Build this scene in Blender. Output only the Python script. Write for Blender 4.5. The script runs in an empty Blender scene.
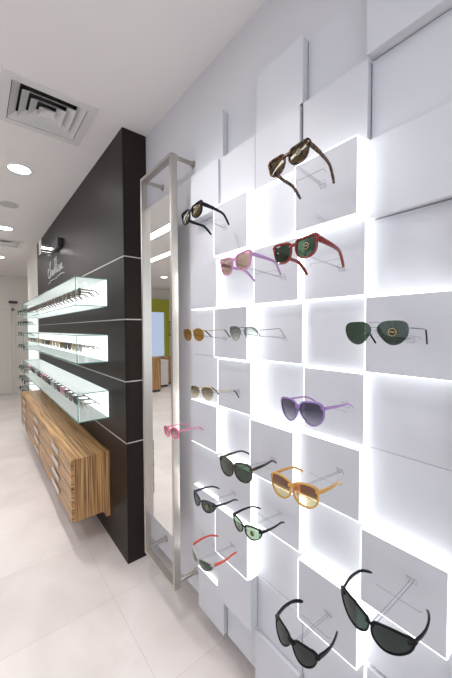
import bpy, bmesh, math, random
from mathutils import Vector, Matrix, Euler
random.seed(7)
PI = math.pi
S = bpy.context.scene
COL = S.collection
H = 1.593                                   # eye height

# ------------------------------------------------------------------ materials
def newmat(name):
    m = bpy.data.materials.new(name); m.use_nodes = True
    nt = m.node_tree; nt.nodes.clear()
    out = nt.nodes.new('ShaderNodeOutputMaterial')
    return m, nt, out
def pbr(name, col, rough=.5, metal=0, spec=.5, bump=0, bscale=60, vary=0, vscale=3):
    m, nt, out = newmat(name)
    b = nt.nodes.new('ShaderNodeBsdfPrincipled')
    b.inputs['Base Color'].default_value = (*col, 1)
    b.inputs['Roughness'].default_value = rough
    b.inputs['Metallic'].default_value = metal
    b.inputs['Specular IOR Level'].default_value = spec
    tc = nt.nodes.new('ShaderNodeTexCoord')
    n = nt.nodes.new('ShaderNodeTexNoise'); n.inputs['Scale'].default_value = vscale
    nt.links.new(tc.outputs['Object'], n.inputs['Vector'])
    mx = nt.nodes.new('ShaderNodeMix'); mx.data_type = 'RGBA'
    mx.inputs['A'].default_value = (*[c*(1-vary) for c in col], 1)
    mx.inputs['B'].default_value = (*[min(1, c*(1+vary)) for c in col], 1)
    nt.links.new(n.outputs['Fac'], mx.inputs['Factor'])
    nt.links.new(mx.outputs['Result'], b.inputs['Base Color'])
    if bump:
        n2 = nt.nodes.new('ShaderNodeTexNoise'); n2.inputs['Scale'].default_value = bscale
        nt.links.new(tc.outputs['Object'], n2.inputs['Vector'])
        bp = nt.nodes.new('ShaderNodeBump'); bp.inputs['Strength'].default_value = bump
        bp.inputs['Distance'].default_value = .002
        nt.links.new(n2.outputs['Fac'], bp.inputs['Height'])
        nt.links.new(bp.outputs['Normal'], b.inputs['Normal'])
    nt.links.new(b.outputs['BSDF'], out.inputs['Surface'])
    return m
def emit(name, col, strength):
    m, nt, out = newmat(name)
    e = nt.nodes.new('ShaderNodeEmission')
    e.inputs['Color'].default_value = (*col, 1); e.inputs['Strength'].default_value = strength
    nt.links.new(e.outputs['Emission'], out.inputs['Surface'])
    return m
def clear(name, tint, gloss=.08, rough=.02, tint2=None, z0=0, z1=1, cap=.5, haze=0):
    """thin tinted transparent sheet (light crosses two faces); optional vertical gradient tint"""
    tint = tuple(c**.5 for c in tint); tint2 = tuple(c**.5 for c in tint2) if tint2 else None
    m, nt, out = newmat(name)
    t = nt.nodes.new('ShaderNodeBsdfTransparent'); t.inputs['Color'].default_value = (*tint, 1)
    g = nt.nodes.new('ShaderNodeBsdfGlossy'); g.inputs['Roughness'].default_value = rough
    g.inputs['Color'].default_value = (1, 1, 1, 1)
    mx = nt.nodes.new('ShaderNodeMixShader')
    f = nt.nodes.new('ShaderNodeFresnel'); f.inputs['IOR'].default_value = 1.45
    a = nt.nodes.new('ShaderNodeMath'); a.operation = 'ADD'; a.inputs[1].default_value = gloss-.035; a.use_clamp = True
    mn = nt.nodes.new('ShaderNodeMath'); mn.operation = 'MINIMUM'; mn.inputs[1].default_value = cap
    nt.links.new(f.outputs['Fac'], a.inputs[0]); nt.links.new(a.outputs['Value'], mn.inputs[0]); nt.links.new(mn.outputs['Value'], mx.inputs['Fac'])
    if tint2:
        tc = nt.nodes.new('ShaderNodeTexCoord'); sp = nt.nodes.new('ShaderNodeSeparateXYZ')
        nt.links.new(tc.outputs['Object'], sp.inputs['Vector'])
        mr = nt.nodes.new('ShaderNodeMapRange'); mr.inputs['From Min'].default_value = z0; mr.inputs['From Max'].default_value = z1
        nt.links.new(sp.outputs['Z'], mr.inputs['Value'])
        mc = nt.nodes.new('ShaderNodeMix'); mc.data_type = 'RGBA'
        mc.inputs['A'].default_value = (*tint, 1); mc.inputs['B'].default_value = (*tint2, 1)
        nt.links.new(mr.outputs['Result'], mc.inputs['Factor']); nt.links.new(mc.outputs['Result'], t.inputs['Color'])
    src = t.outputs['BSDF']
    if haze:                                   # frosted share: scatters light through and back
        d = nt.nodes.new('ShaderNodeBsdfDiffuse'); d.inputs['Color'].default_value = (.9, .95, .94, 1)
        l = nt.nodes.new('ShaderNodeBsdfTranslucent'); l.inputs['Color'].default_value = (.9, .95, .94, 1)
        m1 = nt.nodes.new('ShaderNodeMixShader'); m1.inputs['Fac'].default_value = .5
        m2 = nt.nodes.new('ShaderNodeMixShader'); m2.inputs['Fac'].default_value = haze
        nt.links.new(d.outputs['BSDF'], m1.inputs[1]); nt.links.new(l.outputs['BSDF'], m1.inputs[2])
        nt.links.new(t.outputs['BSDF'], m2.inputs[1]); nt.links.new(m1.outputs['Shader'], m2.inputs[2]); src = m2.outputs['Shader']
    nt.links.new(src, mx.inputs[1]); nt.links.new(g.outputs['BSDF'], mx.inputs[2])
    nt.links.new(mx.outputs['Shader'], out.inputs['Surface'])
    return m
def zebrano(name, axis):
    """striped wood; `axis` = direction across which the stripes change"""
    m, nt, out = newmat(name)
    b = nt.nodes.new('ShaderNodeBsdfPrincipled'); b.inputs['Roughness'].default_value = .38
    tc = nt.nodes.new('ShaderNodeTexCoord'); mp = nt.nodes.new('ShaderNodeMapping')
    sc = {'x': (120, 1.5, 1.5), 'y': (1.5, 120, 1.5), 'z': (1.5, 1.5, 120)}[axis]
    mp.inputs['Scale'].default_value = sc
    nt.links.new(tc.outputs['Object'], mp.inputs['Vector'])
    n = nt.nodes.new('ShaderNodeTexNoise'); n.inputs['Scale'].default_value = 1.15; n.inputs['Detail'].default_value = 3
    n.inputs['Distortion'].default_value = .3
    nt.links.new(mp.outputs['Vector'], n.inputs['Vector'])
    r = nt.nodes.new('ShaderNodeValToRGB'); cr = r.color_ramp
    cr.elements[0].position = .36; cr.elements[0].color = (.11, .05, .02, 1)
    cr.elements[1].position = .66; cr.elements[1].color = (.62, .37, .165, 1)
    e = cr.elements.new(.44); e.color = (.27, .135, .052, 1)
    e = cr.elements.new(.52); e.color = (.47, .26, .10, 1)
    nt.links.new(n.outputs['Fac'], r.inputs['Fac']); nt.links.new(r.outputs['Color'], b.inputs['Base Color'])
    nt.links.new(b.outputs['BSDF'], out.inputs['Surface'])
    return m
def tortoise_mat(name, c1, c2):
    m, nt, out = newmat(name)
    b = nt.nodes.new('ShaderNodeBsdfPrincipled'); b.inputs['Roughness'].default_value = .2
    tc = nt.nodes.new('ShaderNodeTexCoord')
    n = nt.nodes.new('ShaderNodeTexNoise'); n.inputs['Scale'].default_value = 110; n.inputs['Detail'].default_value = 2
    nt.links.new(tc.outputs['Object'], n.inputs['Vector'])
    r = nt.nodes.new('ShaderNodeValToRGB'); cr = r.color_ramp
    cr.elements[0].position = .46; cr.elements[0].color = (*c1, 1)
    cr.elements[1].position = .60; cr.elements[1].color = (*c2, 1)
    nt.links.new(n.outputs['Fac'], r.inputs['Fac']); nt.links.new(r.outputs['Color'], b.inputs['Base Color'])
    nt.links.new(b.outputs['BSDF'], out.inputs['Surface'])
    return m
def stone_tiles(name):
    m, nt, out = newmat(name)
    b = nt.nodes.new('ShaderNodeBsdfPrincipled')
    tc = nt.nodes.new('ShaderNodeTexCoord')
    br = nt.nodes.new('ShaderNodeTexBrick'); br.offset = 0; br.squash = 1
    br.inputs['Scale'].default_value = 1; br.inputs['Brick Width'].default_value = .6; br.inputs['Row Height'].default_value = .6
    br.inputs['Mortar Size'].default_value = .0022; br.inputs['Mortar Smooth'].default_value = .3
    br.inputs['Color1'].default_value = (.76, .70, .675, 1); br.inputs['Color2'].default_value = (.80, .745, .72, 1)
    br.inputs['Mortar'].default_value = (.66, .60, .57, 1)
    nt.links.new(tc.outputs['Object'], br.inputs['Vector'])
    n = nt.nodes.new('ShaderNodeTexNoise'); n.inputs['Scale'].default_value = 2.6; n.inputs['Detail'].default_value = 7; n.inputs['Distortion'].default_value = .6
    nt.links.new(tc.outputs['Object'], n.inputs['Vector'])
    r = nt.nodes.new('ShaderNodeValToRGB'); r.color_ramp.elements[0].position = .3; r.color_ramp.elements[0].color = (.84, .83, .82, 1)
    r.color_ramp.elements[1].position = .7; r.color_ramp.elements[1].color = (1, 1, 1, 1)
    nt.links.new(n.outputs['Fac'], r.inputs['Fac'])
    mx = nt.nodes.new('ShaderNodeMix'); mx.data_type = 'RGBA'; mx.blend_type = 'MULTIPLY'; mx.inputs['Factor'].default_value = 1
    nt.links.new(br.outputs['Color'], mx.inputs['A']); nt.links.new(r.outputs['Color'], mx.inputs['B'])
    nt.links.new(mx.outputs['Result'], b.inputs['Base Color'])
    b.inputs['Roughness'].default_value = .32; b.inputs['Specular IOR Level'].default_value = .35
    nt.links.new(b.outputs['BSDF'], out.inputs['Surface'])
    return m

M = {}
M['ceil'] = pbr('ceiling_paint', (.80, .76, .755), .7, vary=.02)
M['wall'] = pbr('wall_paint', (.60, .59, .625), .6, vary=.02)
M['cream'] = pbr('cream_paint', (.72, .69, .64), .6, vary=.02)
M['floor'] = stone_tiles('stone_floor')
M['dark'] = pbr('dark_panel', (.017, .0115, .0095), .42, spec=.22, vary=.08, vscale=2)
M['seam'] = pbr('seam_metal', (.55, .54, .52), .4, .3)
M['tile'] = pbr('tile_lacquer', (.575, .58, .625), .38, vary=.015)
M['tileside'] = pbr('tile_side', (.58, .58, .61), .5)
M['glow'] = emit('lit_acrylic_edge', (.97, 1.0, 1.0), 3.0)
M['edgefill'] = emit('added_edge_glow', (1.0, .98, .95), 5)
M['caseglow'] = emit('lit_case_back', (.97, .99, 1.0), 1.75)
M['glowsoft'] = emit('lit_shelf_panel', (.94, 1.0, .96), 1.0)
M['steel'] = pbr('brushed_steel', (.50, .47, .43), .33, .85, vary=.05, vscale=20)
M['chrome'] = pbr('chrome', (.75, .75, .75), .15, 1)
M['wire'] = pbr('wire_steel', (.32, .32, .36), .35, .6)
M['silver'] = pbr('satin_silver', (.62, .60, .58), .4, .5)
M['mirror'] = pbr('mirror_silver', (.93, .94, .93), .0, 1)
M['mirrorback'] = pbr('mirror_back', (.45, .43, .41), .6)
M['glass'] = clear('case_glass', (.95, .985, .975), .04, cap=.07)
M['frosted'] = clear('frosted_case_glass', (.95, .98, .97), .03, cap=.05, haze=.5)
M['glassedge'] = pbr('glass_edge', (.10, .30, .26), .15)
M['acrylic'] = clear('clear_acrylic', (.85, .90, .92), .12)
M['woodx'] = zebrano('zebra_wood_x', 'x'); M['woody'] = zebrano('zebra_wood_y', 'y'); M['woodz'] = zebrano('zebra_wood_z', 'z')
M['ventw'] = pbr('vent_white', (.66, .64, .63), .5)
M['ventk'] = pbr('vent_void', (.015, .015, .015), .8)
M['lamp'] = emit('lamp_diffuser', (1, .98, .95), 10)
M['strip'] = emit('strip_diffuser', (.96, .97, 1), 8.5)
M['blackbox'] = pbr('black_plastic', (.02, .02, .022), .4)
M['whitebox'] = pbr('white_laminate', (.72, .71, .69), .5)
M['lime'] = pbr('lime_paint', (.40, .40, .03), .5)
M['frost'] = emit('backlit_glass', (.60, .72, .95), .75)
M['brown'] = zebrano('brown_wood', 'y')
M['disc'] = pbr('grille_disc', (.52, .49, .48), .7)
M['plaster'] = pbr('door_paint', (.70, .66, .61), .5)
# eyewear materials
M['torto'] = tortoise_mat('tortoise_acetate', (.014, .005, .003), (.18, .075, .016))
M['blackac'] = pbr('black_acetate', (.003, .003, .004), .28, spec=.2)
M['navyac'] = pbr('blue_black_acetate', (.012, .013, .035), .2)
M['dkbrown'] = tortoise_mat('dark_brown_acetate', (.008, .005, .004), (.07, .035, .02))
M['pinkac'] = pbr('pink_acetate', (.55, .24, .42), .2)
M['lilacac'] = pbr('lilac_acetate', (.40, .22, .48), .2)
M['redac'] = pbr('red_acetate', (.20, .013, .010), .2)
M['hotpink'] = pbr('hot_pink', (.75, .12, .28), .25)
M['purpleac'] = pbr('purple_acetate', (.26, .16, .40), .2)
M['honey'] = pbr('honey_acetate', (.56, .30, .06), .18)
M['greyac'] = pbr('grey_acetate', (.38, .38, .35), .3)
M['coral'] = pbr('coral_red', (.60, .09, .06), .3)
M['goldwire'] = pbr('gold_wire', (.55, .42, .20), .25, .9)
M['gunwire'] = pbr('gunmetal_wire', (.22, .23, .25), .25, .9)
M['decal'] = pbr('decal_black', (.01, .01, .008), .5)
M['decalgold'] = pbr('decal_gold', (.55, .45, .20), .4)
M['L_olive'] = clear('lens_olive', (.085, .055, .010), .05)
M['L_green'] = clear('lens_green', (.028, .058, .034), .06)
M['L_lgreen'] = clear('lens_light_green', (.17, .25, .17), .07)
M['L_grey'] = clear('lens_dark_grey', (.010, .026, .022), .045, cap=.12)
M['L_rose'] = clear('lens_rose', (.55, .38, .30), .07)
M['L_amber'] = clear('lens_amber', (.42, .21, .02), .07)
M['L_clear'] = clear('lens_grey_gradient', (.62, .66, .63), .08, tint2=(.22, .25, .24), z0=-.02, z1=.02)
M['L_gold'] = clear('lens_brown_gradient', (.70, .66, .50), .08, tint2=(.16, .13, .07), z0=-.015, z1=.022)
M['L_purple'] = clear('lens_violet_gradient', (.34, .33, .42), .07, tint2=(.045, .04, .09), z0=-.022, z1=.012)
M['L_honey'] = clear('lens_brown_amber_gradient', (.80, .72, .42), .08, tint2=(.20, .06, .012), z0=-.008, z1=.006)
M['L_pink'] = clear('lens_pink_gradient', (.62, .40, .42), .07, tint2=(.25, .10, .13), z0=-.015, z1=.015)

# ------------------------------------------------------------------ helpers
def link(name, bm, mats, parent=None, smooth=False):
    me = bpy.data.meshes.new(name)
    bmesh.ops.recalc_face_normals(bm, faces=bm.faces)
    bm.to_mesh(me); bm.free()
    if smooth:
        for p in me.polygons: p.use_smooth = True
    for m in (mats if isinstance(mats, (list, tuple)) else [mats]): me.materials.append(m)
    o = bpy.data.objects.new(name, me); COL.objects.link(o)
    if parent: o.parent = parent
    return o
def thing(name, label, cat, loc=(0, 0, 0), rot=(0, 0, 0), group=None):
    o = bpy.data.objects.new(name, None); COL.objects.link(o)
    o.empty_display_size = .02
    o.location = loc; o.rotation_euler = rot
    tag(o, label, cat, group); return o
def tag(o, label, cat, group=None):
    o['label'] = label; o['category'] = cat
    if group: o['group'] = group
    return o
def struct(o): o['kind'] = 'structure'; return o
def box(bm, a, b, bev=0, mi=0):
    lo = [min(a[i], b[i]) for i in range(3)]; hi = [max(a[i], b[i]) for i in range(3)]
    r = bmesh.ops.create_cube(bm, size=1)
    for v in r['verts']:
        v.co = Vector([lo[i]+(v.co[i]+.5)*(hi[i]-lo[i]) for i in range(3)])
    fs = {f for v in r['verts'] for f in v.link_faces}
    for f in fs: f.material_index = mi
    if bev:
        es = {e for v in r['verts'] for e in v.link_edges}
        bmesh.ops.bevel(bm, geom=list(es), offset=bev, segments=2, affect='EDGES', profile=.5)
    return bm
def B(*a, **k):
    bm = bmesh.new(); box(bm, *a, **k); return bm
def tube(bm, pts, r, n=8, closed=False, flat=None):
    """sweep an ellipse (r[i][0] sideways, r[i][1] upwards) or a circle along pts"""
    P = [Vector(p) for p in pts]; rings = []; N = len(P)
    up0 = Vector((0, 0, 1))
    for i, p in enumerate(P):
        t = (P[(i+1) % N]-P[i-1]) if closed else (P[min(i+1, N-1)]-P[max(i-1, 0)])
        t.normalize()
        if flat is not None: up = flat
        else: up = up0 if abs(t.z) < .98 else Vector((1, 0, 0))
        s = t.cross(up); s.normalize(); u = s.cross(t); u.normalize()
        rr = r[i] if isinstance(r, (list, tuple)) and isinstance(r[0], (list, tuple)) else (r, r) if not isinstance(r, (list, tuple)) else r
        ring = []
        for k in range(n):
            a = 2*PI*(k+.5)/n
            ca, sa = math.cos(a), math.sin(a)
            if rr[0] != rr[1]:     # squarish section for flat bars
                ca = math.copysign(abs(ca)**.6, ca); sa = math.copysign(abs(sa)**.6, sa)
            ring.append(bm.verts.new(p+s*rr[0]*ca+u*rr[1]*sa))
        rings.append(ring)
    R = range(N if closed else N-1)
    for i in R:
        a, b = rings[i], rings[(i+1) % N]
        for k in range(n): bm.faces.new((a[k], a[(k+1) % n], b[(k+1) % n], b[k]))
    if not closed:
        bm.faces.new(rings[0][::-1]); bm.faces.new(rings[-1])
    return bm
def disc(bm, c, r, n=32, z1=None, ax='z', mi=0, r2=None):
    """solid cylinder from c to c+z1 along axis"""
    a = []; b = []; r2 = r if r2 is None else r2
    for k in range(n):
        x, y = math.cos(2*PI*k/n), math.sin(2*PI*k/n)
        if ax == 'z': a.append(bm.verts.new((c[0]+r*x, c[1]+r*y, c[2]))); b.append(bm.verts.new((c[0]+r2*x, c[1]+r2*y, c[2]+z1)))
        else: a.append(bm.verts.new((c[0], c[1]+r*x, c[2]+r*y))); b.append(bm.verts.new((c[0]+z1, c[1]+r2*x, c[2]+r2*y)))
    for f in [bm.faces.new(a[::-1]), bm.faces.new(b)]+[bm.faces.new((a[k], a[(k+1) % n], b[(k+1) % n], b[k])) for k in range(n)]: f.material_index = mi
    return bm
def ringprism(bm, c, r0, r1, z0, z1, n=32):
    v = []
    for k in range(n):
        x, y = math.cos(2*PI*k/n), math.sin(2*PI*k/n)
        v.append([bm.verts.new((c[0]+r*x, c[1]+r*y, z)) for r, z in ((r0, z0), (r1, z0), (r1, z1), (r0, z1))])
    for k in range(n):
        a, b = v[k], v[(k+1) % n]
        for j in range(4): bm.faces.new((a[j], a[(j+1) % 4], b[(j+1) % 4], b[j]))
    return bm

# ------------------------------------------------------------------ setting
CZ = 2.90; XW = .93; YF = 9.3
XB, YB0, YB1 = .7657, 2.0027, 5.56
struct(link('floor', B((-4.3, -2.6, -.06), (1.35, YF+.1, 0)), M['floor']))
VENTS = [(.365, 2.165, .188), (.36, 5.74, .188)]
bm = bmesh.new(); yy = -2.6
for vx, vy, vh in VENTS:
    box(bm, (-4.3, yy, CZ), (1.35, vy-vh, CZ+.08)); box(bm, (-4.3, vy-vh, CZ), (vx-vh, vy+vh, CZ+.08)); box(bm, (vx+vh, vy-vh, CZ), (1.35, vy+vh, CZ+.08)); yy = vy+vh
box(bm, (-4.3, yy, CZ), (1.35, YF+.1, CZ+.08))
struct(link('ceiling', bm, M['ceil']))
bm = B((XW, -2.6, .122), (XW+.12, 2.01, CZ)); box(bm, (XW+.12, -2.6, 0), (XW+.3, 2.01, CZ)); box(bm, (XW, 2.01, 0), (XW+.3, YB1+.05, CZ))   # set back at the foot
struct(link('wall_right', bm, M['wall']))
struct(link('wall_dark_feature', B((XB, YB0, 0), (XW, YB1, CZ), bev=.002), M['dark']))
struct(link('wall_right_rear', B((XB, YB1, 0), (1.35, 6.72, CZ)), M['cream']))
struct(link('wall_right_niche', B((1.25, 6.72, 0), (1.35, YF, CZ)), M['cream']))
struct(link('wall_far', B((-4.3, YF, 0), (1.35, YF+.1, CZ)), M['cream']))
struct(link('wall_left', B((-4.3, -2.6, 0), (-4.2, YF, CZ)), M['cream']))
struct(link('wall_back', B((-4.3, -2.6, 0), (1.1, -2.5, CZ)), M['cream']))
for k in range(4):                              # slim metal joints across the dark wall
    z = H+.4796-k*.4151; t = .0035
    bm = bmesh.new()
    box(bm, (XB-.0015, YB0-.0015, z-t), (XB+.003, YB1, z+t)); box(bm, (XB-.0015, YB0-.0015, z-t), (XW, YB0+.003, z+t))
    struct(link('trim_%d' % (k+1), bm, M['seam']))
# far cream door with frame
bm = bmesh.new()
for x0, x1 in ((-.12, -.06), (.70, .76)): box(bm, (x0, YF-.03, 0), (x1, YF, 2.12))
box(bm, (-.12, YF-.03, 2.06), (.76, YF, 2.12))
d = struct(link('door_1', bm, M['plaster']))
bm = B((-.055, YF-.022, .01), (.695, YF-.002, 2.055)); box(bm, (.05, YF-.028, 1.1), (.60, YF-.02, 1.92), .004); box(bm, (.05, YF-.028, .16), (.60, YF-.02, .98), .004)
link('door_leaf', bm, M['plaster'], d)
link('door_handle', tube(bmesh.new(), [(.02, YF-.02, 1.02), (.02, YF-.07, 1.02), (.11, YF-.07, 1.02)], .008), M['chrome'], d)
struct(link('baseboard_right', B((XB-.012, YB1+.01, 0), (XB, 6.72, .08)), M['plaster']))
struct(link('baseboard_far', B((-4.2, YF-.012, 0), (-.13, YF, .08)), M['plaster']))

# ------------------------------------------------------------------ relief wall of square tiles
P = .223; TY0 = .4403; TZ0 = .539+H
# rows -1..9 from the top; columns 4 (beside the mirror) .. -1 (towards the camera)
DEPTH = {
 -1: (.885, .915, .875, .905, .865, .88), 0: (.857, .870, .866, .877, .900, .90),
 1: (.900, .829, .885, .832, .888, .90), 2: (.850, .882, .859, .881, .912, .87),
 3: (.868, .828, .886, .902, .868, .90), 4: (.868, .849, .905, .884, .905, .87),
 5: (.848, .885, .837, .864, .905, .90), 6: (.878, .848, .874, .905, .857, .90),
 7: (.862, .830, .890, .857, .910, .88), 8: (.900, .845, .885, .890, .900, .90),
 9: (.884, .905, .870, .895, .880, .90)}
# which side faces of a tile give light: L (towards mirror), R (towards camera), T, B
LIT = {(2, 0): 'B', (3, 1): 'LRTB', (1, 1): 'LRTB', (2, 2): 'LRTB', (1, 2): 'RTB', (4, 2): 'RB', (3, 3): 'LRTB', (2, 3): 'RTB', (0, 3): 'LTB',
       (3, 4): 'LRTB', (1, 4): 'LRTB', (4, 5): 'RTB', (2, 5): 'LRTB', (1, 5): 'RTB', (3, 6): 'RT', (2, 6): 'RTB', (0, 6): 'LRTB',
       (3, 7): 'LRTB', (1, 7): 'LRTB', (4, 7): 'T', (4, 9): 'T', (0, 8): 'LR'}
ORD = ['first', 'second', 'third', 'fourth', 'fifth', 'sixth', 'seventh', 'eighth', 'ninth', 'tenth', 'eleventh']
def tile_span(c, r):
    y = TY0+(c-1)*P; z = TZ0-r*P
    return y, y+P, z, z+P
for r in range(-1, 10):
    for i, c in enumerate((4, 3, 2, 1, 0, -1)):
        D = DEPTH[r][i]; lit = LIT.get((c, r), '')
        y0, y1, z0, z1 = tile_span(c, r)
        g = .0055 if lit else .0005
        ya, yb, za, zb = y0+g, y1-g, z0+g, z1-g
        kind = 'glowing-edged' if lit else 'plain'
        t = thing('display_tile', '%s white square wall tile, %s row from the top, %s column from the mirror' % (kind, ORD[r+1], ORD[i]), 'wall tile',
                  (XW, (y0+y1)/2, z0), group='square relief tiles on the display wall')
        o = Vector(t.location)
        A = lambda x, y, z: (x-o.x, y-o.y, z-o.z)
        link('face_panel', B(A(D, ya, za), A(D+.005, yb, zb), bev=.0008), M['tile'], t)
        e = .002
        link('body', B(A(D+.005, ya+e, za+e), A(XW, yb-e, zb-e)), M['tileside'], t)
        if lit:
            bm = bmesh.new(); x0, x1 = D+.0006, XW-.001; q = .0026
            if 'R' in lit: box(bm, A(x0, ya-q, za), A(x1, ya-.0001, zb))
            if 'L' in lit: box(bm, A(x0, yb+.0001, za), A(x1, yb+q, zb))
            if 'T' in lit: box(bm, A(x0, ya, zb+.0001), A(x1, yb, zb+q))
            if 'B' in lit: box(bm, A(x0, ya, za-q), A(x1, yb, za-.0001))
            le = link('light_edge', bm, M['glow'], t); le['label'] = 'glowing white edge light'
        if c == 4 and 1 <= r <= 8:             # hidden edge glow added to brighten the wall beside the mirror
            le = link('light_edge', B(A(D+.008, yb-e, za+e), A(XW-.001, yb-e+.0015, zb-e)), M['edgefill'], t); le['label'] = 'added hidden edge glow'
def depth_at(y, z):
    c = math.floor((y-TY0)/P)+1; r = math.floor((TZ0-z)/P)+1
    if r in DEPTH and c in (4, 3, 2, 1, 0, -1): return DEPTH[r][(4, 3, 2, 1, 0, -1).index(c)]
    return XW

# ------------------------------------------------------------------ eyewear
def catmull(pts, n):
    out = []; N = len(pts)
    for i in range(N):
        p0, p1, p2, p3 = [Vector(pts[(i+k-1) % N]) for k in range(4)]
        for j in range(n):
            t = j/n
            out.append(.5*((2*p1)+(-p0+p2)*t+(2*p0-5*p1+4*p2-p3)*t*t+(-p0+3*p1-3*p2+p3)*t**3))
    return out
SHAPES = {   # outer side is +; nose side is -
 'wayfarer': [(-.88, .72), (-.1, .92), (.80, 1.0), (1.04, .78), (.97, .08), (.78, -.62), (.25, -.97), (-.45, -.92), (-.89, -.35)],
 'aviator': [(-.62, .86), (.1, .98), (.80, .86), (1.02, .32), (.86, -.42), (.40, -.92), (-.12, -.97), (-.62, -.50), (-.96, .28)],
 'square': [(-.92, .70), (-.1, .98), (.78, .90), (1.02, .35), (.92, -.45), (.45, -.96), (-.35, -.98), (-.88, -.50), (-.98, .15)],
 'oval': [(-.80, .68), (0, 1), (.78, .72), (1.02, .08), (.80, -.62), (.1, -1), (-.66, -.76), (-1, .0)],
 'wrap': [(-.86, .62), (0, .90), (.85, .86), (1.15, .52), (.95, -.20), (.42, -.80), (-.25, -.98), (-.82, -.55), (-.98, .1)],
}
def outline(shape, a, b, side, hs, n=4):
    pts = catmull(SHAPES[shape], n)
    return [(side*(hs+p.x*a), p.y*b) for p in pts]
def build_glasses(root, spec, s=1.0, lod=1):
    """front faces -x, temples run to +x, sides along y; origin at the middle of the bridge"""
    sh = spec['shape']; a, b = spec['a'], spec['b']; hs = spec.get('hs', .033); k = spec.get('curve', 1.2)
    w = spec.get('rim', .004); d = spec.get('depth', .004); wt = spec.get('rimtop', w); metal = spec.get('metal', False)
    tilt = spec.get('tilt', .08)
    V = lambda x, y, z: Vector((x+k*y*y-tilt*z, y, z))*s
    n = 4 if lod else 2
    # frame
    bm = bmesh.new()
    for sd in (1, -1):
        o = outline(sh, a, b, sd, hs, n); N = len(o); c = Vector((sd*hs, 0))
        if metal:
            tube(bm, [V(0, y, z) for y, z in o], w*s, n=6, closed=True, flat=Vector((1, 0, 0)))
            continue
        rings = []
        for i in range(N):
            p = Vector(o[i]); t = Vector(o[(i+1) % N])-Vector(o[i-1]); nn = Vector((t.y, -t.x)); nn.normalize()
            if nn.dot(p-c) < 0: nn = -nn
            up = max(0, nn.y)
            ww = w+(wt-w)*up
            if sd*nn.x > .2 and nn.y > .1: ww = max(ww, wt*1.25)
            q = p+nn*ww; m_ = p+nn*ww*.5
            rings.append([bm.verts.new(V(-d*.35, *p)), bm.verts.new(V(-d*.6, *m_)), bm.verts.new(V(-d*.35, *q)),
                          bm.verts.new(V(d*.5, *q)), bm.verts.new(V(d*.5, *p))])
        for i in range(N):
            A_, B_ = rings[i], rings[(i+1) % N]
            for j in range(5): bm.faces.new((A_[j], A_[(j+1) % 5], B_[(j+1) % 5], B_[j]))
    gap = hs-a*.9
    zb = b*spec.get('bridgez', .45)
    bw = spec.get('bridge', w)
    tube(bm, [V(-.001, -gap-w*.3, zb), V(-.002, -gap*.4, zb+bw*.5), V(-.002, gap*.4, zb+bw*.5), V(-.001, gap+w*.3, zb)],
         (bw*.55*s, bw*s) if not metal else w*s, n=8, flat=Vector((1, 0, 0)) if metal else None)
    if metal:
        tube(bm, [V(0, -gap*1.5, b*.86), V(-.001, 0, b*.90), V(0, gap*1.5, b*.86)], w*s, n=6)
        if lod:
            for sd in (1, -1):
                tube(bm, [V(.001, sd*(gap+.001), .002), V(.006, sd*(gap-.001), -.003), V(.007, sd*(gap+.001), -.006)], .0007*s, n=5)
    hz = b*spec.get('hinge', .62); hy = hs+a*1.0+w*.6
    for sd in (1, -1):
        tube(bm, [V(0, sd*(hy-.005), hz), V(.001, sd*(hy+.001), hz), V(.006, sd*(hy+.0025), hz)], (max(w, .0012)*.9*s, spec.get('arm', .005)*.62*s), n=8)
    fr = link('frame', bm, spec['fm'], root, smooth=False)
    for sd in (1, -1):
        # lens: slightly domed solid sheet
        o = outline(sh, a, b, sd, hs, n); bm = bmesh.new()
        loops = []
        for f, bulge in ((1.0, 0), (.66, .55), (.33, .9)):
            loops.append([(sd*hs+(y-sd*hs)*f, z*f, -.0012*bulge) for y, z in o])
        vs = [[bm.verts.new(V(x-.0004, y, z)) for y, z, x in L] for L in loops]
        cv = bm.verts.new(V(-.0016, sd*hs, 0)); N = len(o)
        for q in range(2):
            for i in range(N): bm.faces.new((vs[q][i], vs[q][(i+1) % N], vs[q+1][(i+1) % N], vs[q+1][i]))
        for i in range(N): bm.faces.new((vs[2][i], vs[2][(i+1) % N], cv))
        ln = link('lens', bm, spec['lm'], root, smooth=True)
        sol = ln.modifiers.new('thickness', 'SOLIDIFY'); sol.thickness = .0006; sol.use_rim = False
        if lod and spec.get('decal') and sd == -1:
            bm = bmesh.new(); R = .0085*s; c = V(-.0026, sd*hs+spec.get('dy', -.002), .001)
            disc(bm, c, R, 20, -.0005*s, ax='x')
            dc = link('lens_sticker', bm, M['decal'], ln); dc['label'] = 'round black and gold sticker'
            bm = bmesh.new(); cc = c+Vector((-.0007*s, 0, 0))
            tube(bm, [cc+Vector((0, R*.86*math.cos(t*PI/12), R*.86*math.sin(t*PI/12))) for t in range(24)], .0006*s, n=5, closed=True, flat=Vector((1, 0, 0)))
            tube(bm, [cc+Vector((0, -R*.5, 0)), cc+Vector((0, R*.5, .001*s))], .0008*s, n=5)
            link('ring', bm, M['decalgold'], dc)
        # temple arm
        L = spec.get('L', .098); ah = spec.get('arm', .005); th = spec.get('armth', .0018); tipw = spec.get('tip', ah*.75)
        x0 = .006+k*hy*hy; pts = []; rr = []
        drop = spec.get('drop', .03)
        for q in range(13):
            u = q/12; x = x0+u*(.135-x0)
            ys = hy+.0025+.002*math.sin(u*PI)+k*.0012*math.sin(u*PI)-.010*u*u
            bend = max(0, (x-L)/(.135-L)) if L < .135 else 0
            z = hz-tilt*0-.004*u-drop*(bend**1.5)
            pts.append(Vector((x, sd*ys, z))*s)
            hh = ah if ah < .002 else ah*(.86-.34*min(1, u/.6)) if u < .97 else ah*.36
            rr.append((th*s, max(th, hh)*s))
        bm = bmesh.new(); tube(bm, pts, rr, n=8)
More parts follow.
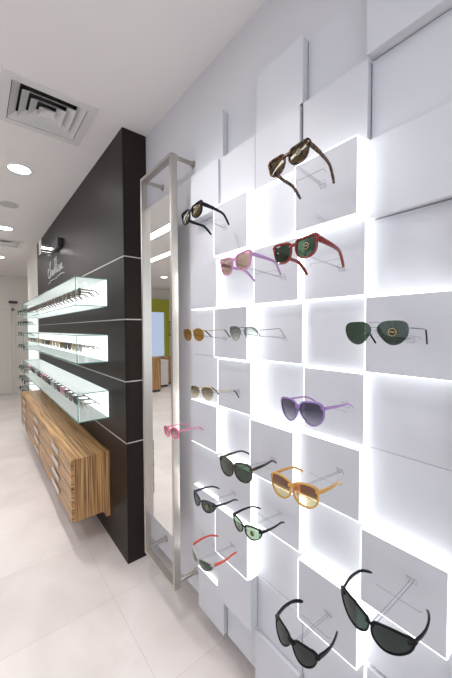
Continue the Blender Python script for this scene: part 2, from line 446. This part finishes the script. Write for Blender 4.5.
        am = spec.get('am', spec['fm'])
        arm = link('temple_arm', bm, am, root)
        if spec.get('tipm'):
            bm = bmesh.new(); tube(bm, pts[9:], [(.0017*s, .0022*s)]*4, n=8)
            tp = link('arm_tip', bm, spec['tipm'], arm); tp['label'] = 'dark plastic arm tip'
    return root

SP = {
 'tortoise': dict(shape='wayfarer', a=.0245, b=.0205, rim=.0045, rimtop=.0065, depth=.005, fm=M['torto'], lm=M['L_olive'], arm=.0088, armth=.0032, decal=1, bridge=.005),
 'black_way': dict(shape='wayfarer', a=.0245, b=.0205, rim=.0045, rimtop=.0065, depth=.005, fm=M['blackac'], lm=M['L_olive'], arm=.0088, armth=.0032, decal=1, bridge=.005),
 'pink_way': dict(shape='wayfarer', a=.0245, b=.0215, rim=.0035, rimtop=.005, depth=.004, fm=M['pinkac'], lm=M['L_rose'], arm=.0066, am=M['lilacac'], armth=.0027, bridge=.004),
 'red_way': dict(shape='wayfarer', a=.0255, b=.0215, rim=.0036, rimtop=.0055, depth=.005, fm=M['redac'], lm=M['L_green'], arm=.0088, armth=.0032, decal=1, bridge=.004),
 'gold_av': dict(shape='oval', a=.0275, b=.0235, rim=.0006, metal=True, fm=M['goldwire'], lm=M['L_amber'], arm=.0011, armth=.0008, tipm=M['blackac'], L=.100, hinge=.55),
 'clear_av': dict(shape='aviator', a=.0275, b=.0235, rim=.0006, metal=True, fm=M['gunwire'], lm=M['L_clear'], arm=.0011, armth=.0008, tipm=M['greyac'], hinge=.55),
 'green_av': dict(shape='aviator', a=.0288, b=.0240, rim=.0006, metal=True, fm=M['gunwire'], lm=M['L_green'], arm=.0012, armth=.0009, tipm=M['blackac'], decal=1, hinge=.35),
 'grad_av': dict(shape='aviator', a=.0290, b=.0225, rim=.0006, metal=True, fm=M['goldwire'], lm=M['L_gold'], arm=.0013, armth=.0009, tipm=M['blackac'], hinge=.55),
 'pink': dict(shape='oval', a=.0260, b=.0205, rim=.0032, rimtop=.004, fm=M['hotpink'], lm=M['L_pink'], arm=.003, armth=.0014, drop=.02),
 'purple': dict(shape='aviator', a=.0305, b=.0265, rim=.0026, rimtop=.0042, curve=2.2, fm=M['purpleac'], lm=M['L_purple'], arm=.0045, armth=.0015, am=M['lilacac'], bridge=.005, drop=.018),
 'blk_sq': dict(shape='square', a=.0275, b=.0250, rim=.0040, rimtop=.0048, curve=1.8, fm=M['dkbrown'], lm=M['L_green'], arm=.0055, armth=.0027, drop=.018),
 'gold_sq': dict(shape='square', a=.0280, b=.0240, rim=.0036, rimtop=.0042, curve=2.0, fm=M['honey'], lm=M['L_honey'], arm=.006, armth=.0027, drop=.016),
 'blk_wrap': dict(shape='wrap', a=.0265, b=.0200, rim=.0030, rimtop=.0050, curve=3.6, fm=M['navyac'], lm=M['L_green'], arm=.0060, armth=.0024, drop=.014, decal=1),
 'blk_grn': dict(shape='wrap', a=.0270, b=.0205, rim=.0028, rimtop=.0046, curve=3.2, fm=M['blackac'], lm=M['L_lgreen'], arm=.0056, armth=.0022, drop=.014, decal=1),
 'red_wrap': dict(shape='wrap', a=.0275, b=.0190, rim=.0024, rimtop=.0036, curve=4.2, fm=M['greyac'], lm=M['L_green'], am=M['coral'], arm=.0070, armth=.0022, drop=.012),
 'shield': dict(shape='aviator', a=.0290, b=.0255, rim=.0038, rimtop=.0080, curve=3.9, fm=M['blackac'], lm=M['L_grey'], arm=.0105, armth=.0026, drop=.012, bridge=.0075),
 'olx': dict(shape='wrap', a=.0290, b=.0235, rim=.0030, rimtop=.0056, curve=4.4, fm=M['blackac'], lm=M['L_grey'], arm=.0060, armth=.0022, drop=.014, bridge=.003),
}
PL = [   # kind, position of the bridge, (yaw, pitch, roll) degrees, size, label
 ('tortoise', (.663, .553, 2.047), (2, 9, -5), 1.07, 'tortoiseshell sunglasses with olive-brown lenses, highest pair on the glowing tile wall'),
 ('black_way', (.659, 1.025, 2.038), (2, 4, -7), 1.08, 'thick black-framed sunglasses with olive lenses beside the top of the tall mirror'),
 ('pink_way', (.626, .729, 1.793), (2, 2, -4), 1.12, 'pink and lilac framed sunglasses with rosy beige lenses'),
 ('red_way', (.647, .517, 1.796), (2, 5, -3), 1.10, 'dark red framed sunglasses with green lenses and a round sticker'),
 ('gold_av', (.662, 1.024, 1.570), (4, -4, -1), 1.08, 'rimless-looking sunglasses with solid amber brown lenses near the mirror'),
 ('clear_av', (.675, .746, 1.576), (2, -5, 2), 1.07, 'thin wire sunglasses with pale grey gradient lenses beside the amber pair'),
 ('green_av', (.669, .316, 1.583), (2, 0, -1), 1.07, 'silver wire aviator sunglasses with dark green lenses, rightmost at eye level'),
 ('grad_av', (.658, .964, 1.350), (4, 4, -3), 1.08, 'gold wire aviator sunglasses with brown-to-clear gradient lenses'),
 ('pink', (.678, 1.238, 1.123), (1, 0, -7), 1.06, 'small hot pink sunglasses overlapping the mirror frame'),
 ('purple', (.653, .502, 1.375), (-4, -1, -3), 1.09, 'purple framed sunglasses with big violet gradient lenses'),
 ('blk_sq', (.644, .755, 1.133), (6, 0, -2), 1.10, 'oversized dark brown sunglasses with rounded square green lenses'),
 ('gold_sq', (.629, .505, 1.172), (5, 4, -2), 1.11, 'translucent honey gold sunglasses with brown gradient square lenses'),
 ('blk_wrap', (.673, .989, .907), (2, 4, 1), 1.07, 'blue-black curved sunglasses nearest the mirror, above the red-armed pair'),
 ('blk_grn', (.685, .752, .921), (1, 2, -1), 1.05, 'black sunglasses with light green lenses below the oversized brown pair'),
 ('red_wrap', (.653, .980, .691), (1, -1, 2), 1.09, 'grey curved sunglasses with coral red arms'),
 ('shield', (.670, .538, .700), (3, 3, 6), 1.07, 'big black sunglasses with wide arms at the bottom centre of the tile wall'),
 ('olx', (.628, .298, .965), (2, 1, 5), 1.12, 'black curved sunglasses with dark green lenses in the lower right corner'),
]
HK = ['tortoiseshell', 'thick black-framed', 'pink and lilac', 'dark red framed', 'amber-lensed', 'pale grey-lensed', 'dark green aviator', 'gold wire gradient',
      'hot pink', 'purple', 'oversized dark brown', 'honey gold', 'blue-black curved', 'light green-lensed black', 'coral-armed', 'bottom centre big black', 'lower right corner black']
for (kind, loc, rot, s, lab), hk in zip(PL, HK):
    R_ = math.radians
    t = thing('sunglasses', lab, 'sunglasses', loc, (R_(rot[2]), R_(rot[1]), R_(rot[0])), 'sunglasses on the tile wall')
    build_glasses(t, SP[kind], s)
    # wire hook: a hairpin that leaves the tile, runs under the bridge and carries the two arms on a cross wire
    zc = loc[2]-.004; yb = loc[1]; D = depth_at(yb, zc-.012)
    h = thing('display_hook', 'thin silver wire hook holding the %s sunglasses' % hk, 'hook', (D, yb, zc), group='wire hooks on the tile wall')
    L_ = D-loc[0]
    bm = bmesh.new(); w_ = .0035; wr = .00075
    tube(bm, [(.001, -w_, -.012), (-.012, -w_, -.014), (-L_*.6, -w_, -.004), (-L_+.012, -w_, .004), (-L_+.006, -w_*.6, .010), (-L_+.006, w_*.6, .010),
              (-L_+.012, w_, .004), (-L_*.6, w_, -.004), (-.012, w_, -.014), (.001, w_, -.012)], wr, n=5)
    link('wire', bm, M['wire'], h)
    bm = bmesh.new()
    cx_ = -L_*.42
    tube(bm, [(cx_+.01, -.050, -.012), (cx_, -.047, -.006), (cx_, 0, -.007), (cx_, .047, -.006), (cx_+.01, .050, -.012)], wr, n=5)
    link('cross_wire', bm, M['wire'], h)
    bm = bmesh.new()
    tube(bm, [(0, -.009, -.022), (0, .009, -.022), (-.010, .011, -.004), (-.010, -.011, -.004)], wr, n=5, closed=True)
    link('clip', bm, M['wire'], h)

# ------------------------------------------------------------------ tall mirror in a steel frame
t = thing('tall_mirror', 'tall narrow mirror in a brushed steel frame standing off the wall', 'mirror', (XW, 1.59, .2))
y0, y1, z0, z1 = 1.405, 1.778, .205, 2.487; o = Vector(t.location)
A = lambda x, y, z: (x-o.x, y-o.y, z-o.z)
fx0, fx1, fw = .786, .822, .018
bm = bmesh.new()
box(bm, A(fx0, y0, z0), A(fx1, y0+fw, z1)); box(bm, A(fx0, y1-fw, z0), A(fx1, y1, z1))
box(bm, A(fx0, y0+fw, z1-fw), A(fx1, y1-fw, z1)); box(bm, A(fx0, y0+fw, z0), A(fx1, y1-fw, z0+fw))
link('frame', bm, M['steel'], t)
bm = bmesh.new(); box(bm, A(.8135, y0+fw, .455), A(.8150, y1-fw, 2.310))
link('mirror_glass', bm, M['mirror'], t)
bm = bmesh.new(); box(bm, A(.8153, y0+fw, .455), A(.821, y1-fw, 2.310))
link('mirror_backing', bm, M['mirrorback'], t)
for yy in (y0+.012, y1-.012):
    for zz in (z0+.03, z1-.012):
        link('standoff', tube(bmesh.new(), [A(fx1-.002, yy, zz), A(XW-.004, yy, zz)], .011, n=12), M['steel'], t)
        link('wall_flange', disc(bmesh.new(), A(XW-.005, yy, zz), .02, 20, .0045, ax='x'), M['steel'], t)

# ------------------------------------------------------------------ lit glass cases on the dark wall
CX0, CY0, CY1 = .548, 2.343, 5.50
CASES = [(1.760, 1.965, 'top'), (1.347, 1.551, 'middle'), (.926, 1.134, 'bottom')]
for z0, z1, nm in CASES:
    t = thing('glass_display_case', 'long lit glass display case, %s of three on the dark wall' % nm, 'display case', (XB, CY0, z0), group='lit glass cases on the dark wall')
    o = Vector(t.location); A = lambda x, y, z: (x-o.x, y-o.y, z-o.z)
    link('light_panel', B(A(XB-.006, CY0+.006, z0+.006), A(XB-.001, CY1-.006, z1-.006)), M['caseglow'], t)['label'] = 'glowing white back panel'
    g = .006
    def pane(name, a, b, thin):
        bm = bmesh.new(); box(bm, A(*a), A(*b))
        for f in bm.faces:
            n = f.normal
            if abs(n[thin]) < .5: f.material_index = 1
        bm.normal_update()
        for f in bm.faces: f.material_index = 0 if abs(f.normal[thin]) > .5 else 1
        link(name, bm, [M['frosted' if thin == 2 else 'glass'], M['glassedge']], t)
    pane('glass_top', (CX0, CY0, z1-g), (XB-.001, CY1, z1), 2)
    pane('glass_bottom', (CX0, CY0, z0), (XB-.001, CY1, z0+g), 2)
    pane('glass_front', (CX0, CY0, z0+g), (CX0+g, CY1, z1-g), 0)
    pane('glass_end', (CX0+g, CY0, z0+g), (XB-.001, CY0+g, z1-g), 1)
    pane('glass_end', (CX0+g, CY1-g, z0+g), (XB-.001, CY1, z1-g), 1)
    zr = (z0+z1)/2-.002
    link('rail', B(A(CX0+.075, CY0+g, zr-.012), A(CX0+.081, CY1-g, zr-.006)), M['acrylic'], t)['label'] = 'clear acrylic carrying rail'

def mkspec(shape, fm, lm, a=.029, b=.0245): return dict(shape=shape, a=a, b=b, rim=.0036, rimtop=.005, fm=fm, lm=lm, arm=.0075, armth=.0026)
def make_proto(spec):
    t = thing('sunglasses', '', 'sunglasses'); build_glasses(t, spec, 1.0, lod=0); return t
def dup(root, loc, rotz, label, group):
    r = root.copy(); COL.objects.link(r); r.location = loc; r.rotation_euler = (0, 0, rotz); r['label'] = label; r['group'] = group
    for ch in root.children:
        c = ch.copy(); COL.objects.link(c); c.parent = r
    return r
PR = {}
def pair(key, loc, rz, label, group):
    shape, fm, lm = key
    if key not in PR:
        PR[key] = p = make_proto(mkspec(shape, M[fm], M[lm])); p.location = loc; p.rotation_euler = (0, 0, rz); p['label'] = label; p['group'] = group
        return p
    return dup(PR[key], loc, rz, label, group)
bpy.context.view_layer.update()
ROW = {
 'top': [('square', 'torto', 'L_green'), ('wayfarer', 'torto', 'L_olive'), ('square', 'dkbrown', 'L_green'), ('wayfarer', 'redac', 'L_olive'), ('square', 'dkbrown', 'L_olive')],
 'middle': [('aviator', 'greyac', 'L_clear'), ('square', 'honey', 'L_gold'), ('wrap', 'blackac', 'L_grey'), ('square', 'blackac', 'L_green'), ('square', 'torto', 'L_olive'), ('wayfarer', 'honey', 'L_gold')],
 'bottom': [('aviator', 'greyac', 'L_clear'), ('square', 'blackac', 'L_grey'), ('square', 'torto', 'L_olive'), ('wayfarer', 'blackac', 'L_lgreen'), ('wayfarer', 'hotpink', 'L_pink'), ('square', 'navyac', 'L_grey'), ('wayfarer', 'navyac', 'L_purple')],
}
TONE = {'torto': 'tortoiseshell', 'dkbrown': 'dark brown', 'redac': 'dark red', 'greyac': 'pale grey', 'honey': 'honey brown', 'blackac': 'black', 'hotpink': 'pink', 'navyac': 'blue-black'}
for z0, z1, nm in CASES:
    zz = (z0+z1)/2; n = 19; ys = [CY0+.12+.159*i for i in range(n)]
    seq = ROW[nm]
    for i, y in enumerate(ys):
        key = seq[i % len(seq)]
        if y+.075 > CY1: break
        lab = '%s framed sunglasses in the %s lit glass case, %s from the near end' % (TONE[key[1]], nm, ORD[i] if i < 11 else
              ['twelfth', 'thirteenth', 'fourteenth', 'fifteenth', 'sixteenth', 'seventeenth', 'eighteenth', 'nineteenth'][i-11])
        pair(key, (CX0+.045, y, zz+.002), random.uniform(-.05, .05), lab, 'sunglasses in the %s glass case' % nm)

# ------------------------------------------------------------------ hanging zebra-wood drawer cabinet
X0, Y0, Y1, Z0, Z1 = .4975, 2.346, 5.42, .223, .672
t = thing('drawer_cabinet', 'wall-hung striped wooden cabinet with drawers below the glass cases', 'cabinet', (XB, Y0, Z0)); o = Vector(t.location)
A = lambda x, y, z: (x-o.x, y-o.y, z-o.z)
link('top_panel', B(A(X0, Y0, Z1-.022), A(XB-.001, Y1, Z1), bev=.0015), M['woodx'], t)
link('end_panel', B(A(X0+.02, Y0, Z0), A(XB-.03, Y0+.02, Z1-.022)), M['woodx'], t)
link('end_panel', B(A(X0+.02, Y1-.02, Z0), A(XB-.03, Y1, Z1-.022)), M['woodx'], t)
link('body', B(A(X0+.021, Y0+.02, Z0+.005), A(XB-.03, Y1-.02, Z1-.0225)), M['woodz'], t)
link('back_panel', B(A(XB-.030, Y0, Z0-.045), A(XB-.0003, Y1, Z1-.022)), M['woodx'], t)
ncol, nrow = 3, 4; wy = (Y1-Y0)/ncol; hz = (Z1-.024-Z0)/nrow
for i in range(ncol):
    for j in range(nrow):
        a0 = Y0+i*wy; b0 = Z0+j*hz
        dr = link('drawer', B(A(X0, a0+.0015, b0+.0015), A(X0+.020, a0+wy-.0015, b0+hz-.0015), bev=.001), M['woodz'], t)
        yc = a0+wy*.5; zc = b0+hz*.62
        bm = bmesh.new(); box(bm, A(X0-.012, yc-.13, zc-.020), A(X0-.008, yc+.13, zc+.020), .001)
        for q in (-.11, .11): box(bm, A(X0-.009, yc+q-.006, zc-.008), A(X0, yc+q+.006, zc+.008))
        hd = link('handle', bm, M['silver'], dr); hd['label'] = 'flat satin silver handle'

# ------------------------------------------------------------------ script lettering and wall light
t = thing('script_lettering', 'pale silver handwritten-style lettering on the dark wall above the top glass case', 'sign', (XB, 4.15, 2.20))
bm = bmesh.new(); pts = []
def stroke(pl, r=.008): tube(bm, [(-.006, -(u-.5)*.95, v*.26-.01) for u, v in pl], r, n=6)
# tall looping script seen only as strokes in the photograph
stroke([(.10, .62), (.05, .70), (.0, .50), (.02, .28), (.10, .25), (.15, .35), (.19, .75), (.18, .98), (.14, .9), (.17, .45), (.21, .28)])
stroke([(.20, .3), (.24, .52), (.29, .50), (.30, .28), (.34, .27), (.36, .52), (.36, .30), (.40, .27)])
stroke([(.40, .27), (.46, .62), (.48, .98), (.44, .96), (.45, .45), (.49, .27), (.55, .6), (.57, 1.0), (.53, .98), (.54, .45), (.59, .27)])
stroke([(.59, .27), (.66, .48), (.71, .50), (.66, .56), (.64, .36), (.70, .26), (.76, .38), (.78, .54), (.77, .28), (.83, .42), (.86, .54), (.86, .30), (.94, .30)])
stroke([(.02, .0), (.2, .08), (.5, .04), (.8, .12), (.98, .06)], .005)
link('letters', bm, M['silver'], t)
t = thing('spotlight', 'small black and chrome wall spotlight above the silver lettering', 'lamp', (XB, 3.95, 2.55))
link('mount_box', B((-.05, -.16, -.05), (-.001, .16, .05), bev=.004), M['blackbox'], t)
for k, z in enumerate((-.02, -.085)):
    link('arm', B((-.17, .05+.05*k, z-.012), (-.045, .14+.05*k, z+.012), bev=.002), M['chrome'], t)
link('bracket', B((-.176, .06, -.10), (-.170, .20, .06)), M['silver'], t)
bm = bmesh.new(); box(bm, (-.165, .055, -.036), (-.06, .135, -.033)); lm_ = link('lamp_panel', bm, M['lamp'], t); lm_['label'] = 'glowing lamp panel'

# ------------------------------------------------------------------ lit shelf unit past the dark wall, with dangling pairs
UX = XB; UY0, UY1 = 5.64, 6.66
t = thing('lit_shelf_unit', 'narrow glowing shelf unit past the far end of the dark wall', 'shelf unit', (UX, UY0, .55)); o = Vector(t.location)
A = lambda x, y, z: (x-o.x, y-o.y, z-o.z)
link('light_panel', B(A(UX-.02, UY0, .45), A(UX-.0005, UY1, 2.02)), M['glowsoft'], t)['label'] = 'glowing pale panel'
LV = [1.90, 1.71, 1.53, 1.32, .95, .77, .58]
for z in LV:
    bm = bmesh.new(); box(bm, A(UX-.20, UY0, z-.042), A(UX-.02, UY1, z-.036))
    bm.normal_update()
    for f in bm.faces: f.material_index = 0 if abs(f.normal[2]) > .5 else 1
    link('glass_shelf', bm, [M['glass'], M['glassedge']], t)
LVN = ['topmost', 'second', 'third', 'fourth', 'fifth', 'sixth', 'lowest']
for i, z in enumerate(LV):
    for j in range(3):
        key = [('square', 'blackac', 'L_grey'), ('square', 'dkbrown', 'L_olive'), ('square', 'navyac', 'L_grey')][(i+j) % 3]
        pair(key, (UX-.185, UY0+.13+j*.34, z-.010), 0, '%s sunglasses on the %s shelf of the far lit unit, %s pair along' % (TONE[key[1]], LVN[i], ORD[j]), 'sunglasses on the far lit shelves')

# small black box on the far wall
t = thing('mounted_box', 'small black box mounted high on the far cream wall', 'wall box', (.74, YF, 2.24))
link('housing', B((-.09, -.06, 0), (.09, -.001, .055), bev=.005), M['blackbox'], t)
link('wall_plate', B((-.07, -.0009, -.01), (.07, 0, .065)), M['silver'], t)

# ------------------------------------------------------------------ ceiling fittings
def ceiling_vent(cx, cy, half, label):
    t = thing('ceiling_vent', label, 'air vent', (cx, cy, CZ))
    bm = bmesh.new()
    z = -.008; i_ = half*.80
    for (a, b) in (((-half, -half), (half, -i_)), ((-half, i_), (half, half)), ((-half, -i_), (-i_, i_)), ((i_, -i_), (half, i_))):
        box(bm, (a[0], a[1], z), (b[0], b[1], 0))
    link('flange', bm, M['ventw'], t)
    link('void', B((-i_+.0005, -i_+.0005, .062), (i_-.0005, i_-.0005, .079)), M['ventk'], t)
    bm = bmesh.new(); q = i_-.0005
    for (a, b) in (((-q, -q), (q, -q+.003)), ((-q, q-.003), (q, q)), ((-q, -q), (-q+.003, q)), ((q-.003, -q), (q, q))): box(bm, (a[0], a[1], .002), (b[0], b[1], .062))
    link('duct_collar', bm, M['ventk'], t)
    n = 4; pt = i_/n
    for k in range(n):                      # nested square cones: outer rim low, inner rim high
        r0 = i_-.004-pt*k; r1 = r0-pt*.86; bm = bmesh.new()
        L = [[Vector((sx*r, sy*r, zz)) for sx, sy in ((-1, -1), (1, -1), (1, 1), (-1, 1))] for r, zz in ((r0, -.004), (r1, .030), (r1, .032), (r0, -.002))]
        V_ = [[bm.verts.new(p) for p in ring] for ring in L]
        for q in range(4):
            for s_ in range(4): bm.faces.new((V_[q][s_], V_[q][(s_+1) % 4], V_[(q+1) % 4][(s_+1) % 4], V_[(q+1) % 4][s_]))
        link('louvre', bm, M['ventw'], t)
    link('centre_plate', B((-.012, -.012, .010), (.012, .012, .013)), M['ventw'], t)
ceiling_vent(.365, 2.165, .235, 'square white ceiling air vent with sloping louvres, nearest to the camera')
ceiling_vent(.36, 5.74, .235, 'distant square white ceiling air vent near the far downlights')
def downlight(x, y, label, r=.078, power=55):
    t = thing('downlight', label, 'ceiling light', (x, y, CZ), group='round ceiling downlights')
    link('trim_ring', ringprism(bmesh.new(), (0, 0), r, r*1.16, -.006, -.0002), M['ventw'], t)
    link('diffuser', disc(bmesh.new(), (0, 0, -.0045), r*.995, 32, .004), M['lamp'], t)['label'] = 'glowing round diffuser'
    ld = bpy.data.lights.new('downlight_beam', 'SPOT'); ld.energy = power; ld.spot_size = R_(115); ld.spot_blend = .6; ld.shadow_soft_size = .06; ld.color = (1, .96, .93)
    lo = bpy.data.objects.new('downlight_beam', ld); COL.objects.link(lo); lo.location = (x, y, CZ-.012)
downlight(.31, 3.04, 'bright round ceiling downlight just past the near air vent', power=85)
downlight(.31, 1.15, 'round ceiling downlight overhead beside the tile wall, before the near air vent', power=50)
downlight(.31, -.75, 'round ceiling downlight behind the camera', power=12)
downlight(.33, 4.91, 'bright round ceiling downlight, second along the aisle')
downlight(.36, 6.90, 'small bright round ceiling downlight, furthest along the aisle', power=25)
for y in (2.2, 4.6, 7.06): downlight(-2.1, y, 'round ceiling downlight seen only in the mirror' if y > 7 else 'round ceiling downlight over the open shop floor %s' % ('near the camera' if y < 3 else 'halfway along'))
t = thing('ceiling_speaker', 'faint flat round grille on the ceiling between the first two downlights', 'speaker', (.30, 3.97, CZ))
link('grille', disc(bmesh.new(), (0, 0, -.006), .085, 32, .0055), M['disc'], t)
link('rim', ringprism(bmesh.new(), (0, 0), .085, .095, -.007, -.0002), M['ventw'], t)
for x, w_, nm in ((-.33, .13, 'nearer the tile wall'), (-1.0, .13, 'over the middle of the shop')):
    t = thing('ceiling_light_strip', 'long flush linear ceiling light %s, seen in the mirror' % nm, 'ceiling light', (x, 3.5, CZ))
    link('diffuser', B((-w_/2, -3.4, -.005), (w_/2, 5.0, -.001)), M['strip'], t)['label'] = 'glowing strip diffuser'
    bm = bmesh.new(); box(bm, (-w_/2-.012, -3.41, -.007), (-w_/2, 5.01, -.0002)); box(bm, (w_/2, -3.41, -.007), (w_/2+.012, 5.01, -.0002))
    link('trim', bm, M['ventw'], t)

# ------------------------------------------------------------------ far side of the shop, seen in the mirror
def counter(x0, x1, y0, y1, h, label, mat):
    t = thing('counter', label, 'counter', ((x0+x1)/2, (y0+y1)/2, 0))
    ax, ay = (x1-x0)/2, (y1-y0)/2
    link('body', B((-ax+.01, -ay+.01, .06), (ax-.01, ay-.01, h-.03)), mat, t)
    link('plinth', B((-ax+.03, -ay+.03, 0), (ax-.03, ay-.03, .06)), M['blackbox'], t)
    link('worktop', B((-ax, -ay, h-.03), (ax, ay, h), bev=.003), mat, t)
counter(-2.02, -1.76, 7.1, 7.5, .88, 'tall narrow striped brown counter seen in the mirror, left one', M['woodx'])
counter(-2.85, -2.52, 7.9, 8.3, .80, 'dark brown wooden counter seen in the mirror, right one', M['woodx'])
counter(-2.50, -2.1, 7.6, 8.0, .74, 'plain white counter between the two brown ones in the mirror', M['whitebox'])
t = thing('lime_portal', 'lime green door surround on the far wall, seen in the mirror', 'door surround', (-3.03, YF, 0))
bm = bmesh.new(); box(bm, (-.36, -.12, 2.14), (.36, -.001, 2.56))
link('header', bm, M['lime'], t)
link('side_post', B((-.36, -.12, 0), (-.20, -.001, 2.14)), M['lime'], t); link('side_post', B((.29, -.12, 0), (.36, -.001, 2.14)), M['lime'], t)
link('glass_panel', B((-.20, -.05, 0), (.29, -.001, 2.14)), M['frost'], t)['label'] = 'pale blue backlit glass panel'
for x in (-2.58, -3.52):
    t = thing('picture_frame', 'dark framed picture beside the lime green surround, %s side' % ('left' if x > -3 else 'right'), 'picture', (x, YF, 1.35))
    link('frame', B((-.09, -.03, 0), (.09, -.001, .5)), M['blackbox'], t)
    link('picture', B((-.07, -.032, .03), (.07, -.03, .47)), M['disc'], t)

# ------------------------------------------------------------------ added fill light and world
def area(name, loc, rot, sx, sy, power, col):
    ld = bpy.data.lights.new(name, 'AREA'); ld.shape = 'RECTANGLE'; ld.size = sx; ld.size_y = sy; ld.energy = power; ld.color = col
    lo = bpy.data.objects.new(name, ld); COL.objects.link(lo); lo.location = loc; lo.rotation_euler = rot
# unseen window and area lamp added on the left wall as cool fill
t = struct(link('added_window_1', B((-4.2, -1.8, .35), (-4.17, 2.4, 2.65)), emit('left_fill', (.86, .93, 1.0), .6)))
bm = bmesh.new()
for y in (-1.85, -.4, 1.0, 2.4): box(bm, (-4.17, y, .3), (-4.13, y+.05, 2.7))
for z in (.3, 2.65): box(bm, (-4.17, -1.8, z), (-4.13, 2.4, z+.05))
link('added_window_frame', bm, M['silver'], t)
area('left_fill', (-4.1, .3, 1.5), (0, R_(-90), 0), 2.2, 4.0, 16, (.86, .93, 1.0))
# second unseen window and lamp, added behind the camera as back fill
t = struct(link('added_window_2', B((-3.2, -2.5, .35), (.6, -2.47, 2.65)), emit('rear_fill', (.86, .92, 1.0), .7)))
bm = bmesh.new()
for x in (-3.25, -1.95, -.65, .6): box(bm, (x, -2.47, .3), (x+.05, -2.43, 2.7))
for z in (.3, 2.65): box(bm, (-3.2, -2.47, z), (.6, -2.43, z+.05))
link('added_window_frame', bm, M['silver'], t)
area('rear_fill', (-1.3, -2.40, 1.6), (R_(90), 0, 0), 3.6, 2.0, 34, (.86, .92, 1.0))
w = bpy.data.worlds.new('world'); S.world = w; w.use_nodes = True
w.node_tree.nodes['Background'].inputs['Color'].default_value = (.8, .87, 1, 1); w.node_tree.nodes['Background'].inputs['Strength'].default_value = .3

# ------------------------------------------------------------------ camera
yaw, pit, rol = R_(39.0692), R_(-1.8977), R_(-.1913)
Rv = Vector((math.cos(yaw), -math.sin(yaw), 0)); F0 = Vector((math.sin(yaw), math.cos(yaw), 0)); Zv = Vector((0, 0, 1))
Fv = F0*math.cos(pit)+Zv*math.sin(pit); Uv = Zv*math.cos(pit)-F0*math.sin(pit)
R2 = Rv*math.cos(rol)+Uv*math.sin(rol); U2 = Uv*math.cos(rol)-Rv*math.sin(rol)
cd = bpy.data.cameras.new('camera'); cam = bpy.data.objects.new('camera', cd); COL.objects.link(cam)
cam.matrix_world = Matrix(((R2.x, U2.x, -Fv.x, 0), (R2.y, U2.y, -Fv.y, 0), (R2.z, U2.z, -Fv.z, H), (0, 0, 0, 1)))
cd.sensor_fit = 'HORIZONTAL'; cd.sensor_width = 36; cd.lens = 308.5177/452*36; cd.clip_start = .02
S.camera = cam
S.view_settings.view_transform = 'Standard'; S.view_settings.look = 'None'; S.view_settings.gamma = 1; S.view_settings.exposure = .1
S.view_settings.use_curve_mapping = False
S.cycles.max_bounces = 10; S.cycles.transparent_max_bounces = 24
